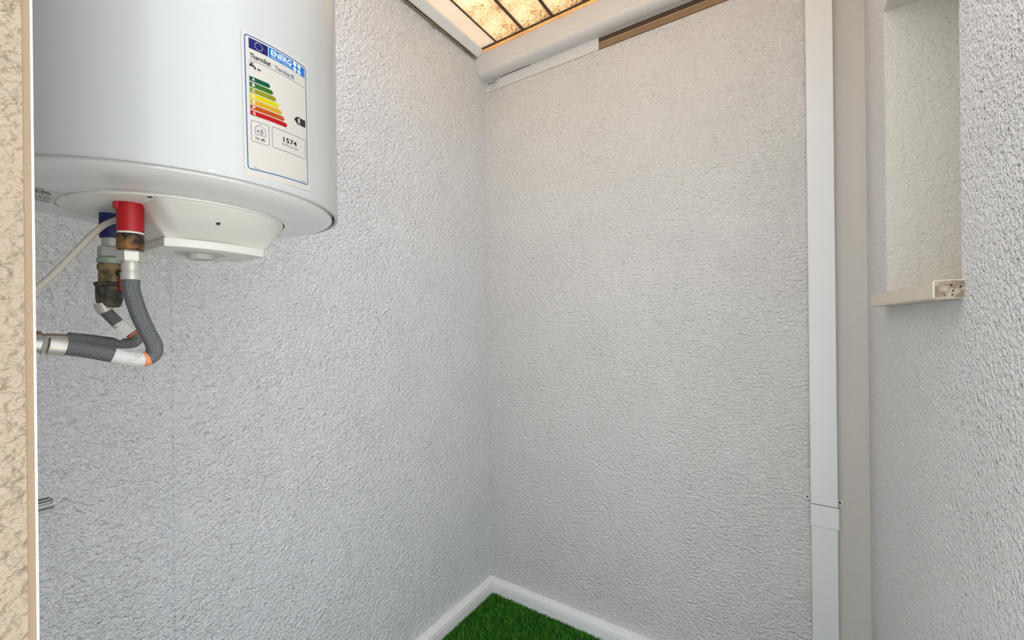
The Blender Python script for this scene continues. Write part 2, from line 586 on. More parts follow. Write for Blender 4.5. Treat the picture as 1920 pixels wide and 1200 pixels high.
box('edge_strip', XL + 0.03, X3, YF - 0.010, YF + 0.010, ZROOF - 0.001, ZROOF + 0.0015, roof_sheet('edge_sheet', 2), roof)
# white bevelled edge beam along the left wall
tr = prism_y('trim_4', [(XL + 0.020, ZROOF + 0.012), (XL + 0.020, ZROOF - 0.016), (XL + 0.030, ZROOF - 0.017), (XL + 0.062, ZROOF - 0.001), (XL + 0.066, ZROOF + 0.003), (XL + 0.066, ZROOF + 0.012)], Y0R, YF + 0.002, M_SKIRT, None, False)
structure(tr, 'white bevelled edge beam of the roof along the left wall')
structure(box('trim_5', XL, XL + 0.021, Y0R, YF + 0.004, ZROOF + 0.001, ZROOF + 0.012, M_BROWN_BAR), 'dark batten above the rail along the left wall')

# ------------------------------------------------------------------ gutter along the far wall
gt = thing('gutter', (XL, YR, 2.78), 'white moulded plastic gutter running along the top of the far wall', 'gutter')
gp = [(1.797, 2.9395), (1.800, 2.925), (1.813, 2.872), (1.8145, 2.867), (1.8105, 2.862), (1.8110, 2.851), (1.817, 2.840), (1.825, 2.833), (1.838, 2.829), (1.855, 2.8275), (1.872, 2.8285), (1.8905, 2.832), (1.8905, 2.9395)]
prism_x('gutter_profile', gp, XL + 0.016, X3, M_GUT, gt, 28)
gp2 = [(y - 0.004 if y < 1.89 else y, z - 0.003 if z < 2.93 else z) for y, z in gp]
prism_x('end_cap', gp2, XL + 0.001, XL + 0.016, M_GUT, gt, 50)
sl = tag(box('cover_strip', XL + 0.001, -0.7415, YR - 0.005, YR + 0.03, 2.7735, 2.831, M_GUT), 'flat white strip covering the joint below the gutter, left of the timber', 'strip')
tm = thing('timber_beam', (-0.741, YR, 2.775), 'brown two-board timber beam showing above the far wall', 'beam')
box('upper_board', -0.741, X3, YR - 0.001, YR + 0.03, 2.8035, 2.829, M_WOOD_D, tm)
box('lower_board', -0.741, X3, YR - 0.006, YR + 0.03, 2.774, 2.801, M_WOOD_L, tm, 0.001)
box('bead', -0.741, X3, YR - 0.006, YR + 0.028, 2.8008, 2.8036, plain('pale_timber_edge', (0.55, 0.38, 0.24), 0.5, var=0.1), tm)
box('white_edge', -0.741, X3, YR - 0.014, YR + 0.02, 2.8285, 2.8325, M_PVC, tm)
# dark cobweb threads in the corner of the cover strip
random.seed(3)
cw = thing('cobweb', (XL + 0.03, YR - 0.008, 2.79), 'dark wisps of cobweb in the corner under the gutter', 'cobweb')
for k in range(14):
    x = XL + 0.012 + abs(random.gauss(0, 0.045)); z = 2.828 - abs(random.gauss(0, 0.018))
    if x > XL + 0.06: z = 2.829
    pts = [Vector((x, YR - 0.007, z))]
    for j in range(4):
        pts.append(pts[-1] + Vector((random.uniform(0.002, 0.012), random.uniform(-0.002, 0.001), random.uniform(-0.006, 0.004))))
    tube('thread', spline(pts, 3), random.uniform(0.0003, 0.0008), M_BLACK, cw, 5)
tube('thread', spline([(XL + 0.10, YR - 0.007, 2.8285), (XL + 0.2, YR - 0.0075, 2.829), (XL + 0.3, YR - 0.007, 2.829)], 5), 0.0011, M_BLACK, cw, 5)

# rail under the roof edge along the left wall, with a ring hook
rl = thing('cable_rail', (XL + 0.012, 1.5, 2.915), 'tarnished thin rail under the roof edge along the left wall', 'rail')
tube('rod', [(XL + 0.011, 0.3, 2.916), (XL + 0.011, 1.0, 2.916), (XL + 0.011, 1.79, 2.916)], 0.0042, M_RAIL, rl, 10)
tube('wire', [(XL + 0.006, 0.3, 2.926), (XL + 0.006, 1.0, 2.926), (XL + 0.006, 1.79, 2.926)], 0.003, plain('brass_wire', (0.45, 0.34, 0.18), 0.4, 0.5, var=0.2), rl, 8)
ring = [(XL + 0.014, 1.468 + 0.010 * math.cos(a), 2.914 + 0.013 * math.sin(a)) for a in [2 * math.pi * k / 24 for k in range(25)]]
tube('ring_hook', ring, 0.003, M_RAIL, rl, 8, cap=False)
box('clip', XL, XL + 0.012, 1.475, 1.487, 2.904, 2.932, M_STEEL, rl, 0.001)

# ------------------------------------------------------------------ downpipe on the far wall
dp = thing('downpipe', (0.095, 1.86, 0), 'white rectangular plastic downpipe clipped to the far wall', 'pipe')
PX0, PX1, PY0, PY1 = 0.0555, 0.1335, 1.836, 1.8885
box('upper_pipe', PX0, PX1, PY0, PY1, 0.832, 2.84, M_PVC, dp, 0.003, 3)
box('lower_pipe', PX0 + 0.001, PX1 - 0.001, PY0 + 0.0030, PY1, 0.0, 0.757, M_PVC, dp, 0.003, 3)
box('socket', PX0 - 0.0005, PX1 + 0.0025, PY0 - 0.0014, PY1, 0.755, 0.8308, M_PVC, dp, 0.002, 2)
cl = box('joint_line', PX0 + 0.0006, PX1 + 0.0006, PY0 + 0.0006, PY1, 0.8300, 0.8325, plain('rust_line', (0.16, 0.08, 0.04), 0.8, var=0.4, vscale=60), dp)
for x0, x1, zz in ((PX0 - 0.018, PX0, 0.838), (PX1 + 0.0, PX1 + 0.016, 0.838)):
    e = box('clip_ear', x0, x1, PY1 - 0.006, PY1 + 0.001, zz - 0.011, zz + 0.009, M_PVC, dp, 0.001)
    xc = (x0 + x1) / 2
    tube('screw', [(xc, PY1 - 0.011, zz), (xc, PY1 - 0.005, zz)], 0.0032, M_RUST, e, 10)

# ------------------------------------------------------------------ window sill
ws = thing('window_sill', (X3, 1.24, 1.54), 'cream stone sill jutting from the right wall under the window niche', 'sill')
bm = bmesh.new()
add_box(bm, X3 - 0.0345, X3 + 0.225, NY0 - 0.008, NY1, NZ0 - 0.0305, NZ0 - 0.0005)
bmesh.ops.bevel(bm, geom=bm.edges[:], offset=0.0015, segments=2, affect='EDGES')
bm_obj('slab', bm, M_SILL, ws, 40)
random.seed(11)
m_chip = rust('stained_stone', (0.16, 0.12, 0.08), (0.66, 0.58, 0.46), 120)
box('sawn_end', X3 - 0.0325, X3 - 0.0002, NY0 - 0.0095, NY0 - 0.0078, NZ0 - 0.029, NZ0 - 0.002, rust('speckled_stone_end', (0.26, 0.20, 0.13), (0.50, 0.43, 0.33), 80), ws)
for k in range(7):
    bm = bmesh.new()
    r = random.uniform(0.0008, 0.0022)
    bmesh.ops.create_icosphere(bm, subdivisions=1, radius=r)
    px = X3 - random.uniform(0.002, 0.022); pz = NZ0 - random.uniform(0.006, 0.026)
    for v in bm.verts:
        v.co = Vector((px + v.co.x, NY0 - 0.0096 + v.co.y * 0.25, pz + v.co.z))
    bm_obj('pit', bm, M_BLACK, ws, True)

# ------------------------------------------------------------------ water heater
CX, CY = HC
wh = thing('water_heater', (CX, CY, HZ), 'white cylindrical wall-hung electric water heater with an energy label', 'water heater')
body = [(0.02, 2.452), (0.10, 2.45), (0.17, 2.442), (0.215, 2.428), (0.230, 2.41), (HR, 2.39), (HR, 2.2), (HR, 1.9), (HR, 1.7005), (HR + 0.0006, 1.6985), (HR + 0.0006, 1.6915), (HR, HZ), (HR - 0.002, HZ - 0.0012), (HR - 0.0045, HZ - 0.0003), (HR - 0.0055, HZ + 0.003), (HR - 0.0055, 1.72)]
lathe('tank_body', body, HC, M_ENAMEL, wh, 128, 40, cap=False)
lathe('gap_shadow', [(HR - 0.0056, 1.7012), (HR - 0.015, 1.7008)], HC, M_BLACK, wh, 96, cap=False)
capp = [(HR - 0.009, 1.703), (HR - 0.009, 1.6905), (HR - 0.0105, 1.6865), (HR - 0.015, 1.6838), (HR - 0.03, 1.6805), (0.185, 1.6775), (0.166, 1.6765), (0.163, 1.6755), (0.16, 1.6750), (0.1465, 1.6748), (0.1462, 1.680), (0.1440, 1.680)]
cap_o = lathe('bottom_cap', capp, HC, M_CAP, wh, 128, 30, cap=False)
lathe('groove', [(0.1464, 1.6799), (0.10, 1.6799)], HC, M_BLACK, wh, 96, cap=False)

# plastic base disc and thermostat cover
disc = lathe('cover_base', [(0.1441, 1.6798), (0.1441, 1.6742), (0.1432, 1.6728), (0.141, 1.6722), (0.0, 1.6722)], HC, M_COVER, wh, 96, 35, cap=False)
YC = 0.305
def r_top(phi):
    dx, dy = math.cos(phi), math.sin(phi)
    R = 0.1405
    oy = YC - CY
    b = dy * oy
    r = -b + math.sqrt(b * b - (oy * oy - R * R))
    if dy < 0:
        r2 = (YC - 0.210) / -dy
        r = -math.log(math.exp(-r * 250) + math.exp(-r2 * 250)) / 250
    return r
def r_bot(phi, w=0.066, e=1.0):
    dx, dy = math.cos(phi), math.sin(phi)
    hy = 0.079 if dy > 0 else 0.069
    # arc sided: width shrinks towards the ends
    lo, hi = 0.0, 0.2
    for _ in range(30):
        m_ = (lo + hi) / 2
        y = m_ * dy
        half = w - 0.0135 * (y / 0.075) ** 2
        ins = abs(m_ * dx) < half and (-0.069 < y < 0.079)
        lo, hi = (m_, hi) if ins else (lo, m_)
    return lo
NC = 144
lv = [(0.0, 1.6722), (0.02, 1.6705), (0.06, 1.6688), (0.20, 1.6615), (0.36, 1.654), (0.54, 1.647), (0.74, 1.6405), (0.90, 1.6358), (0.99, 1.6325), (1.05, 1.6315), (1.05, 1.6305), (0.98, 1.6295), (0.98, 1.6185), (1.0, 1.6172)]
bm = bmesh.new()
rings = []
for s, z in lv:
    ring_ = []
    for k in range(NC):
        ph = 2 * math.pi * (k + 0.5) / NC
        rt, rb = r_top(ph), r_bot(ph)
        r = rt + (rb - rt) * s
        ring_.append(bm.verts.new((CX + r * math.cos(ph), YC + r * math.sin(ph), z)))
    rings.append(ring_)
for a, b_ in zip(rings[:-1], rings[1:]):
    for k in range(NC):
        k2 = (k + 1) % NC
        bm.faces.new((a[k], b_[k], b_[k2], a[k2]))
bm.faces.new(rings[-1][::-1])
tcov = bm_obj('thermostat_cover', bm, M_COVER, wh, 32)
KN = (-0.832, 0.302)
lathe('dial_recess_shade', [(0.036, 1.6172), (0.036, 1.6166), (0.0, 1.6166)], KN, M_COVER_D, tcov, 40, cap=False)  # flat grey disc, painted for the shade in the recess around the dial
lathe('dial', [(0.0195, 1.6168), (0.0192, 1.6095), (0.018, 1.6082), (0.0, 1.608)], KN, M_COVER_D, tcov, 40, 40, cap=False)
lathe('screw_hole', [(0.003, 1.6718), (0.003, 1.6714), (0, 1.6714)], (CX + 0.114, 0.203), M_BLACK, disc, 16, cap=False)
# small hole on the sloping side of the cover
bm = bmesh.new()
bmesh.ops.create_uvsphere(bm, u_segments=16, v_segments=10, radius=0.0032)
for v in bm.verts:
    v.co = v.co + Vector((-0.7245, 0.286, 1.6526))
bm_obj('vent_hole', bm, M_BLACK, tcov, True)
box('end_slot', CX + 0.048, CX + 0.056, 0.3792, 0.3836, 1.6175, 1.6292, M_COVER_D, tcov)

bm = bmesh.new()
bmesh.ops.create_icosphere(bm, subdivisions=2, radius=0.004)
_a = -0.047 / HR
for v in bm.verts:
    p_ = Vector((v.co.x * 0.12, v.co.y * (1.3 + 0.4 * math.sin(v.co.y * 900)), v.co.z * 0.35))
    v.co = Vector((CX + (HR + 0.0006 + p_.x) * math.cos(_a) - p_.y * math.sin(_a), CY + (HR + 0.0006 + p_.x) * math.sin(_a) + p_.y * math.cos(_a), HZ + 0.003 + p_.z))
bm_obj('paint_chip', bm, plain('chipped_paint', (0.62, 0.60, 0.52), 0.7, var=0.1), wh, True)

# wall bracket behind the tank
box('wall_bracket', CX - 0.11, CX + 0.11, YM + 0.0005, CY - HR + 0.012, 2.10, 2.16, M_ENAMEL, wh)
box('wall_bracket', CX - 0.11, CX + 0.11, YM + 0.0005, CY - HR + 0.012, 1.80, 1.84, M_ENAMEL, wh)

# collars
RP, BP = (-0.784, 0.199), (-0.884, 0.2015)
lathe('hot_collar', [(0.0152, 1.674), (0.0150, 1.632), (0.0142, 1.6305), (0.0, 1.6305)], RP, M_RED, wh, 32, 40, cap=False)
bm = bmesh.new()
add_box(bm, RP[0] - 0.004, RP[0] + 0.006, RP[1] - 0.0185, RP[1] - 0.012, 1.662, 1.6725)
bmesh.ops.bevel(bm, geom=bm.edges[:], offset=0.0015, segments=2, affect='EDGES')
bm_obj('collar_tab', bm, M_RED, wh, 40)
lathe('cold_collar', [(0.0142, 1.674), (0.0140, 1.636), (0.0132, 1.6345), (0.0, 1.6345)], BP, M_BLUE, wh, 32, 40, cap=False)
lathe('cold_stub', [(0.0115, 1.636), (0.0115, 1.620), (0.0, 1.620)], BP, M_FERR, wh, 28, 40, cap=False)

def hexnut(name, c, z0, z1, r, mat, parent, n=6, rot=0.2):
    prof = [(r * 0.90, z1), (r, z1 - 0.0025), (r, z0 + 0.0025), (r * 0.90, z0)]
    b = bmesh.new()
    rings = []
    for rr, z in prof:
        rings.append([b.verts.new((c[0] + rr * math.cos(2 * math.pi * k / n + rot), c[1] + rr * math.sin(2 * math.pi * k / n + rot), z)) for k in range(n)])
    for p, q in zip(rings[:-1], rings[1:]):
        for k in range(n):
            b.faces.new((p[k], q[k], q[(k + 1) % n], p[(k + 1) % n]))
    b.faces.new(rings[0]); b.faces.new(rings[-1][::-1])
    return bm_obj(name, b, mat, parent)

# rusty dielectric union on the hot outlet
un = thing('pipe_union', (RP[0], RP[1], 1.605), 'rust-stained black union nut under the red hot-water collar', 'pipe fitting')
lathe('union_body', [(0.0135, 1.6305), (0.0150, 1.628), (0.0156, 1.624), (0.0156, 1.610), (0.0150, 1.6065), (0.0135, 1.605)], RP, M_RUST, un, 12, 25)
lathe('thread_tape', [(0.0148, 1.6312), (0.0150, 1.6285)], RP, plain('ptfe_tape', (0.72, 0.66, 0.62), 0.7, var=0.2, vscale=200), un, 24, cap=False)

# hot hose
h1 = thing('braided_hose', (RP[0], RP[1], 1.45), 'thick grey braided hose under the rusty union, with a white and orange sticker', 'hose', 'flexible hoses under the heater')
hexnut('hex_nut', RP, 1.589, 1.605, 0.0150, M_FERR, h1, 6, 0.35)
lathe('ferrule', [(0.0098, 1.5895), (0.0104, 1.588), (0.0106, 1.579), (0.0098, 1.577), (0.0102, 1.575), (0.0112, 1.573), (0.0112, 1.564), (0.0105, 1.5635)], RP, M_FERR, h1, 28, 30)
P1 = [(-.784, .199, 1.5655), (-.784, .199, 1.552), (-.783, .2015, 1.537), (-.781, .2075, 1.512), (-.779, .2165, 1.486), (-.778, .2225, 1.469), (-.778, .2215, 1.456), (-.778, .2115, 1.4495), (-.779, .196, 1.4515), (-.781, .176, 1.4585), (-.783, .152, 1.4665), (-.784, .131, 1.472)]
sp1 = spline(P1, 10)
tube('hose', sp1, 0.0102, M_BRAID, h1, 24)
a_, b_ = 72, 87
tube('sticker', sp1[71:90], 0.01055, plain('sticker_white', (0.62, 0.61, 0.58), 0.5, var=0.03), h1, 24, cap=False)
for _k, (_i, _n) in enumerate(((74, 6), (75, 4), (76, 7), (78, 5), (80, 3))):
    _off = Vector((0.0104, -0.0005, 0.005 - 0.0022 * _k))
    tube('sticker_print', [sp1[min(_i + _j, 89)] + _off * 1.0 for _j in range(_n)], 0.0003, M_COVER_D, h1, 4)
tube('sticker_end', sp1[67:72], 0.0106, plain('sticker_orange', (0.85, 0.26, 0.08), 0.5, var=0.15, vscale=150), h1, 24, cap=False)
tube('wall_ferrule', [(-.784, .133, 1.4715), (-.784, .124, 1.4735), (-.784, .118, 1.4745)], [0.0112, 0.0118, 0.0112], M_FERR, h1, 20)
tube('crimp', [(-.7843, .1165, 1.4745), (-.7843, .114, 1.4749), (-.7843, .1115, 1.4755)], [0.0095, 0.0125, 0.0095], M_FERR, h1, 18)
tube('wall_fitting', [(-.7845, .114, 1.475), (-.785, .07, 1.478), (-.785, YM, 1.480)], 0.0098, M_STEEL, h1, 18)

# cold valve under the blue collar
vl = thing('ball_valve', (BP[0], BP[1], 1.527), 'stained brass valve with a red lever under the blue collar', 'valve')
hexnut('upper_nut', BP, 1.604, 1.622, 0.0165, M_STEEL, vl, 6, 0.1)
lathe('green_ring', [(0.0160, 1.6045), (0.0172, 1.603), (0.0172, 1.596), (0.0155, 1.5945)], BP, M_GREEN, vl, 24, 30)
lathe('valve_body', [(0.0150, 1.5945), (0.0160, 1.592), (0.0160, 1.586), (0.0142, 1.583), (0.0148, 1.572), (0.0150, 1.566)], (BP[0], BP[1] - 0.001), M_BRASS, vl, 20, 30)
lathe('lower_nut', [(0.0150, 1.5665), (0.0178, 1.565), (0.0178, 1.561), (0.0160, 1.559), (0.0162, 1.548), (0.0158, 1.538), (0.0135, 1.530), (0.0110, 1.527)], (BP[0], BP[1] - 0.003), M_BRASS_D, vl, 14, 25)
lv_ = box('lever', BP[0] + 0.0155, BP[0] + 0.020, BP[1] + 0.004, BP[1] + 0.013, 1.552, 1.584, M_RED, vl, 0.0015)
tube('lever_bolt', [(BP[0] + 0.010, BP[1] + 0.006, 1.579), (BP[0] + 0.023, BP[1] + 0.006, 1.579)], 0.0045, M_BLACK, lv_, 12)

# cold hose
h2 = thing('braided_hose', (BP[0], BP[1], 1.46), 'thin dark braided hose under the brass valve, with a paper tag', 'hose', 'flexible hoses under the heater')
P2 = [(-.884, .190, 1.534), (-.884, .1925, 1.524), (-.883, .200, 1.512), (-.880, .2105, 1.498), (-.876, .222, 1.486), (-.874, .2275, 1.479), (-.874, .2245, 1.4715), (-.876, .212, 1.4700), (-.879, .193, 1.4735), (-.883, .170, 1.4785), (-.884, .152, 1.4815)]
sp2 = spline(P2, 10)
tube('hose', sp2, 0.0082, M_BRAID_D, h2, 22)
tube('ferrule', sp2[0:14], 0.0100, M_FERR, h2, 20)
tube('wall_sleeve', [(-.884, .154, 1.4798), (-.884, .140, 1.4815), (-.884, .131, 1.4822)], [0.0068, 0.0068, 0.006], plain('copper_sleeve', (0.30, 0.24, 0.20), 0.4, 0.5, var=0.2, vscale=60), h2, 16)
tube('wall_fitting', [(-.884, .133, 1.482), (-.884, .127, 1.4825), (-.884, .126, 1.4825), (-.884, .07, 1.485), (-.884, YM, 1.487)], [0.006, 0.006, 0.0095, 0.0095, 0.0095], plain('brown_brass', (0.27, 0.20, 0.15), 0.45, 0.5, var=0.2, vscale=60), h2, 16)
# paper tag wrapped on the hose and sticking out
M_PAPER = plain('paper_tag', (0.72, 0.70, 0.66), 0.7, var=0.05)
tube('paper_wrap', sp2[27:41], 0.0087, M_PAPER, h2, 22, cap=False)
tube('orange_band', sp2[41:45], 0.0087, plain('tag_orange', (0.55, 0.14, 0.06), 0.5, var=0.2), h2, 22, cap=False)
pc = sp2[30]; pd = sp2[36]
tv = (pd - pc).normalized(); side = Vector((0, -tv.z, tv.y))
if side.y > 0: side = -side
q0 = pc + Vector((0.0088, 0, 0)) - tv * 0.002
bm = bmesh.new()
vv = []
for dx in (0, 0.0006):
    vv.append([bm.verts.new(q + Vector((dx, 0, 0))) for q in (q0, q0 + tv * 0.017, q0 + tv * 0.016 + side * 0.019, q0 - tv * 0.001 + side * 0.023)])
bm.faces.new(vv[0]); bm.faces.new(vv[1][::-1])
for k in range(4):
    bm.faces.new((vv[0][k], vv[0][(k + 1) % 4], vv[1][(k + 1) % 4], vv[1][k]))
flap = bm_obj('paper_flap', bm, M_PAPER, h2)
for k in range(5):
    a0 = q0 + tv * 0.0015 + side * (0.009 + k * 0.0024) + Vector((0.0008, 0, 0))
    tube('print_line', [a0, a0 + tv * (0.010 + 0.004 * ((k * 7) % 3) / 2)], 0.00035, M_COVER_D, flap, 4)

# power cable
cb = tag(tube('power_cable', spline([(-.826, .206, 1.6715), (-.826, .204, 1.664), (-.828, .196, 1.656), (-.833, .180, 1.643), (-.834, .157, 1.610), (-.834, .136, 1.577), (-.834, .116, 1.550), (-.834, .07, 1.50), (-.834, YM - 0.002, 1.452)], 8), 0.0041, M_CABLE, None, 12), 'beige power cable drooping from the heater base towards the left', 'cable')

# chrome tap stub poking out low on the left
ts = thing('tap_spout', (-1.0, YM, 1.21), 'chrome spout end poking out low beside the door jamb', 'tap')
bm = bmesh.new()
add_box(bm, -1.012, -0.988, YM, 0.1545, 1.200, 1.2105)
bmesh.ops.bevel(bm, geom=bm.edges[:], offset=0.003, segments=3, affect='EDGES')
bm_obj('spout', bm, M_CHROME, ts, 40)
bm = bmesh.new()
add_box(bm, -1.010, -0.990, YM, 0.1535, 1.2125, 1.2215)
bmesh.ops.bevel(bm, geom=bm.edges[:], offset=0.003, segments=3, affect='EDGES')
bm_obj('spout_top', bm, M_CHROME, ts, 40)
box('seam', -1.008, -0.992, YM, 0.1525, 1.2095, 1.2135, M_COVER_D, ts)

# ------------------------------------------------------------------ energy label on the tank
LX, LY = -0.0115, 1.6965
def on_tank(x, y, off):
    """label millimetres -> point on the cylinder"""
    s = LX + x / 1000 - 0.015 * y / 1000
    t = LY + y / 1000 + 0.05 * x / 1000
    a = s / HR
    r = HR + off
    return (CX + r * math.cos(a), CY + r * math.sin(a), t)

def label_mat(name, col, rough=0.35):
    return plain(name, col, rough, var=0.015, vscale=30, spec=0.15)

L_PAPER = label_mat('label_paper', (0.45, 0.43, 0.385))
L_BORDER = label_mat('label_blue_line', (0.015, 0.11, 0.28))
L_NAVY = label_mat('label_navy', (0.006, 0.010, 0.09))
L_BLUE = label_mat('label_blue', (0.004, 0.13, 0.42))
L_WHITE = label_mat('label_white', (0.66, 0.65, 0.62))
L_STAR = label_mat('label_star', (0.62, 0.60, 0.45))
L_BLACK = label_mat('label_black', (0.02, 0.02, 0.02))
L_GREY = label_mat('label_grey', (0.09, 0.11, 0.17))

def patch_poly(name, polys, mat, off, parent):
    """flat label polygons (mm), sliced finely along x and wrapped on the tank"""
    bm = bmesh.new()
    for poly in polys:
        try:
            bm.faces.new([bm.verts.new((x, y, 0)) for x, y in poly])
        except ValueError:
            pass
    bmesh.ops.triangulate(bm, faces=bm.faces[:])
    xs = [v.co.x for v in bm.verts]
    x = math.floor(min(xs) / 4) * 4 + 4
    while x < max(xs):
        bmesh.ops.bisect_plane(bm, geom=bm.verts[:] + bm.edges[:] + bm.faces[:], plane_co=(x, 0, 0), plane_no=(1, 0, 0))
        x += 4
    for v in bm.verts:
        v.co = on_tank(v.co.x, v.co.y, off)
    vs = [tuple(v.co) for v in bm.verts]
    bm.verts.index_update()
    fs = [[v.index for v in f.verts] for f in bm.faces]
    bm.free()
    return obj(name, vs, fs, mat, parent)

def rect(x0, x1, y0, y1):
    return [(x0, y0), (x1, y0), (x1, y1), (x0, y1)]

def rrect(x0, x1, y0, y1, r, n=5):
    pts = []
    for cx_, cy_, a0 in ((x1 - r, y0 + r, -90), (x1 - r, y1 - r, 0), (x0 + r, y1 - r, 90), (x0 + r, y0 + r, 180)):
        for k in range(n + 1):
            a = math.radians(a0 + 90 * k / n)
            pts.append((cx_ + r * math.cos(a), cy_ + r * math.sin(a)))
    return pts

def outline(x0, x1, y0, y1, r, w):
    a = rrect(x0, x1, y0, y1, r)
    b = rrect(x0 + w, x1 - w, y0 + w, y1 - w, max(r - w, 0.2))
    n = len(a)
    return [[a[k], a[(k + 1) % n], b[(k + 1) % n], b[k]] for k in range(n)]

def circle(cx_, cy_, r, n=16):
    return [(cx_ + r * math.cos(2 * math.pi * k / n), cy_ + r * math.sin(2 * math.pi * k / n)) for k in range(n)]

def text_polys(s, x0, y0, width, height, bold=0.0):
    cu = bpy.data.curves.new('t', 'FONT')
    cu.body = s
    cu.size = 1.0
    cu.offset = bold
    cu.resolution_u = 3
    o = bpy.data.objects.new('t', cu)
    COL.objects.link(o)
    dg = bpy.context.evaluated_depsgraph_get()
    me = o.evaluated_get(dg).to_mesh()
    V = [(v.co.x, v.co.y) for v in me.vertices]
    Fc = [list(p.vertices) for p in me.polygons]
    o.evaluated_get(dg).to_mesh_clear()
    bpy.data.objects.remove(o)
    bpy.data.curves.remove(cu)
    xa, xb = min(v[0] for v in V), max(v[0] for v in V)
    kx = width / (xb - xa)
    ky = height / 0.70
    W = [(x0 + (x - xa) * kx, y0 + y * ky) for x, y in V]
    return [[W[i] for i in f] for f in Fc]

def label_text(s, x0, y0, w, h, mat, off, parent, bold=0.0, name='lettering'):
    return patch_poly(name, text_polys(s, x0, y0, w, h, bold), mat, off, parent)

lab = patch_poly('energy_label', [rect(0, 103.5, 0, 192.5)], L_PAPER, 0.0006, wh)
lab['label'] = 'energy rating label with coloured bars from A to G'
E1, E2, E3 = 0.0009, 0.0012, 0.0015
patch_poly('label_border', outline(3.6, 98.8, 8.5, 187.6, 4.5, 1.3), L_BORDER, E1, lab)
patch_poly('flag', [rect(9.2, 34.2, 170.5, 184.2)], L_NAVY, E1, lab)
st_ = []
for k in range(12):
    a = 2 * math.pi * k / 12
    c0 = (21.7 + 5.0 * math.cos(a), 177.3 + 5.0 * math.sin(a))
    st_.append([(c0[0] + (0.85 if j % 2 == 0 else 0.36) * math.sin(math.pi * j / 5), c0[1] + (0.85 if j % 2 == 0 else 0.36) * math.cos(math.pi * j / 5)) for j in range(10)])
patch_poly('flag_stars', st_, L_STAR, E2, lab)
patch_poly('title_band', [rect(35.4, 95.6, 170.5, 184.2)], L_BLUE, E1, lab)
label_text('ENERG', 38.5, 175.0, 32, 7.2, L_WHITE, E2, lab, 0.02)
label_text('\u0435\u043d\u0435\u0440\u0433\u0438\u044f \u00b7 \u03b5\u03bd\u03b5\u03c1\u03b3\u03b5\u03b9\u03b1', 38.5, 171.9, 32, 1.9, L_WHITE, E2, lab)
for (x, y), s in zip(((76.5, 181.0), (84.5, 181.0), (76.5, 173.7), (84.5, 173.7)), ('Y', 'IJA', 'IE', 'IA')):
    patch_poly('title_disc', [circle(x, y, 3.1)], L_WHITE, E2, lab)
    w_ = 1.9 if len(s) == 1 else 3.2
    label_text(s, x - w_ / 2, y - 1.2, w_, 2.4, L_BLUE, E3, lab)
label_text('Thermiket', 10.2, 158.2, 28.0, 6.6, L_BLACK, E1, lab, 0.022)
label_text('Thermiket 80', 43.8, 157.8, 31.5, 5.6, L_GREY, E1, lab, 0.014)
patch_poly('rule', [rect(9.2, 95, 155.0, 155.5)], L_GREY, E1, lab)
# tap pictogram
patch_poly('tap_pictogram', [rect(9.2, 15.5, 147.0, 149.6), rect(11.2, 12.8, 149.6, 151.6), rect(9.6, 14.6, 151.2, 152.2), [(14.2, 149.6), (17.4, 147.6), (17.4, 144.6), (15.2, 144.6), (15.2, 147.0)]], L_BLACK, E1, lab)
label_text('M', 19.5, 144.6, 4.0, 3.0, L_BLACK, E1, lab, 0.02)
cols = [(0.002, 0.10, 0.045), (0.035, 0.16, 0.015), (0.28, 0.29, 0.012), (0.72, 0.60, 0.008), (0.68, 0.38, 0.012), (0.50, 0.085, 0.012), (0.50, 0.008, 0.012)]
for i, c in enumerate(cols):
    y1 = 133.2 - 7.55 * i
    y0 = y1 - 6.2
    xe = 36.5 + 4.1 * i
    bar = patch_poly('rating_bar', [[(8.8, y0), (xe - 2.6, y0), (xe - 0.6, (y0 + y1) / 2 - 1.2), (xe, (y0 + y1) / 2), (xe - 0.6, (y0 + y1) / 2 + 1.2), (xe - 2.6, y1), (8.8, y1)]], label_mat('bar_' + 'ABCDEFG'[i], tuple(0.62 * v for v in c)), E1, lab)
    label_text('ABCDEFG'[i], 12.2, y0 + 1.2, 3.3, 3.8, L_WHITE, E2, lab, 0.01)
patch_poly('rating_arrow', [[(73.4, 100.0), (79, 94.6), (95.2, 94.6), (95.2, 105.4), (79, 105.4)]], L_BLACK, E1, lab)
label_text('E', 80.5, 96.9, 4.0, 6.2, L_WHITE, E2, lab, 0.02)
patch_poly('noise_box', outline(9.3, 33.2, 46.6, 75.0, 2.5, 0.55), L_GREY, E1, lab)
patch_poly('consumption_box', outline(37.3, 94.6, 46.6, 75.6, 2.5, 0.55), L_GREY, E1, lab)
label_text('1574', 54.2, 60.2, 23, 6.6, L_BLACK, E1, lab, 0.02)
label_text('kWh/annum', 52.0, 55.0, 27.5, 3.1, L_GREY, E1, lab)
label_text('15 dB', 15.0, 50.6, 12.0, 3.4, L_BLACK, E1, lab, 0.015)
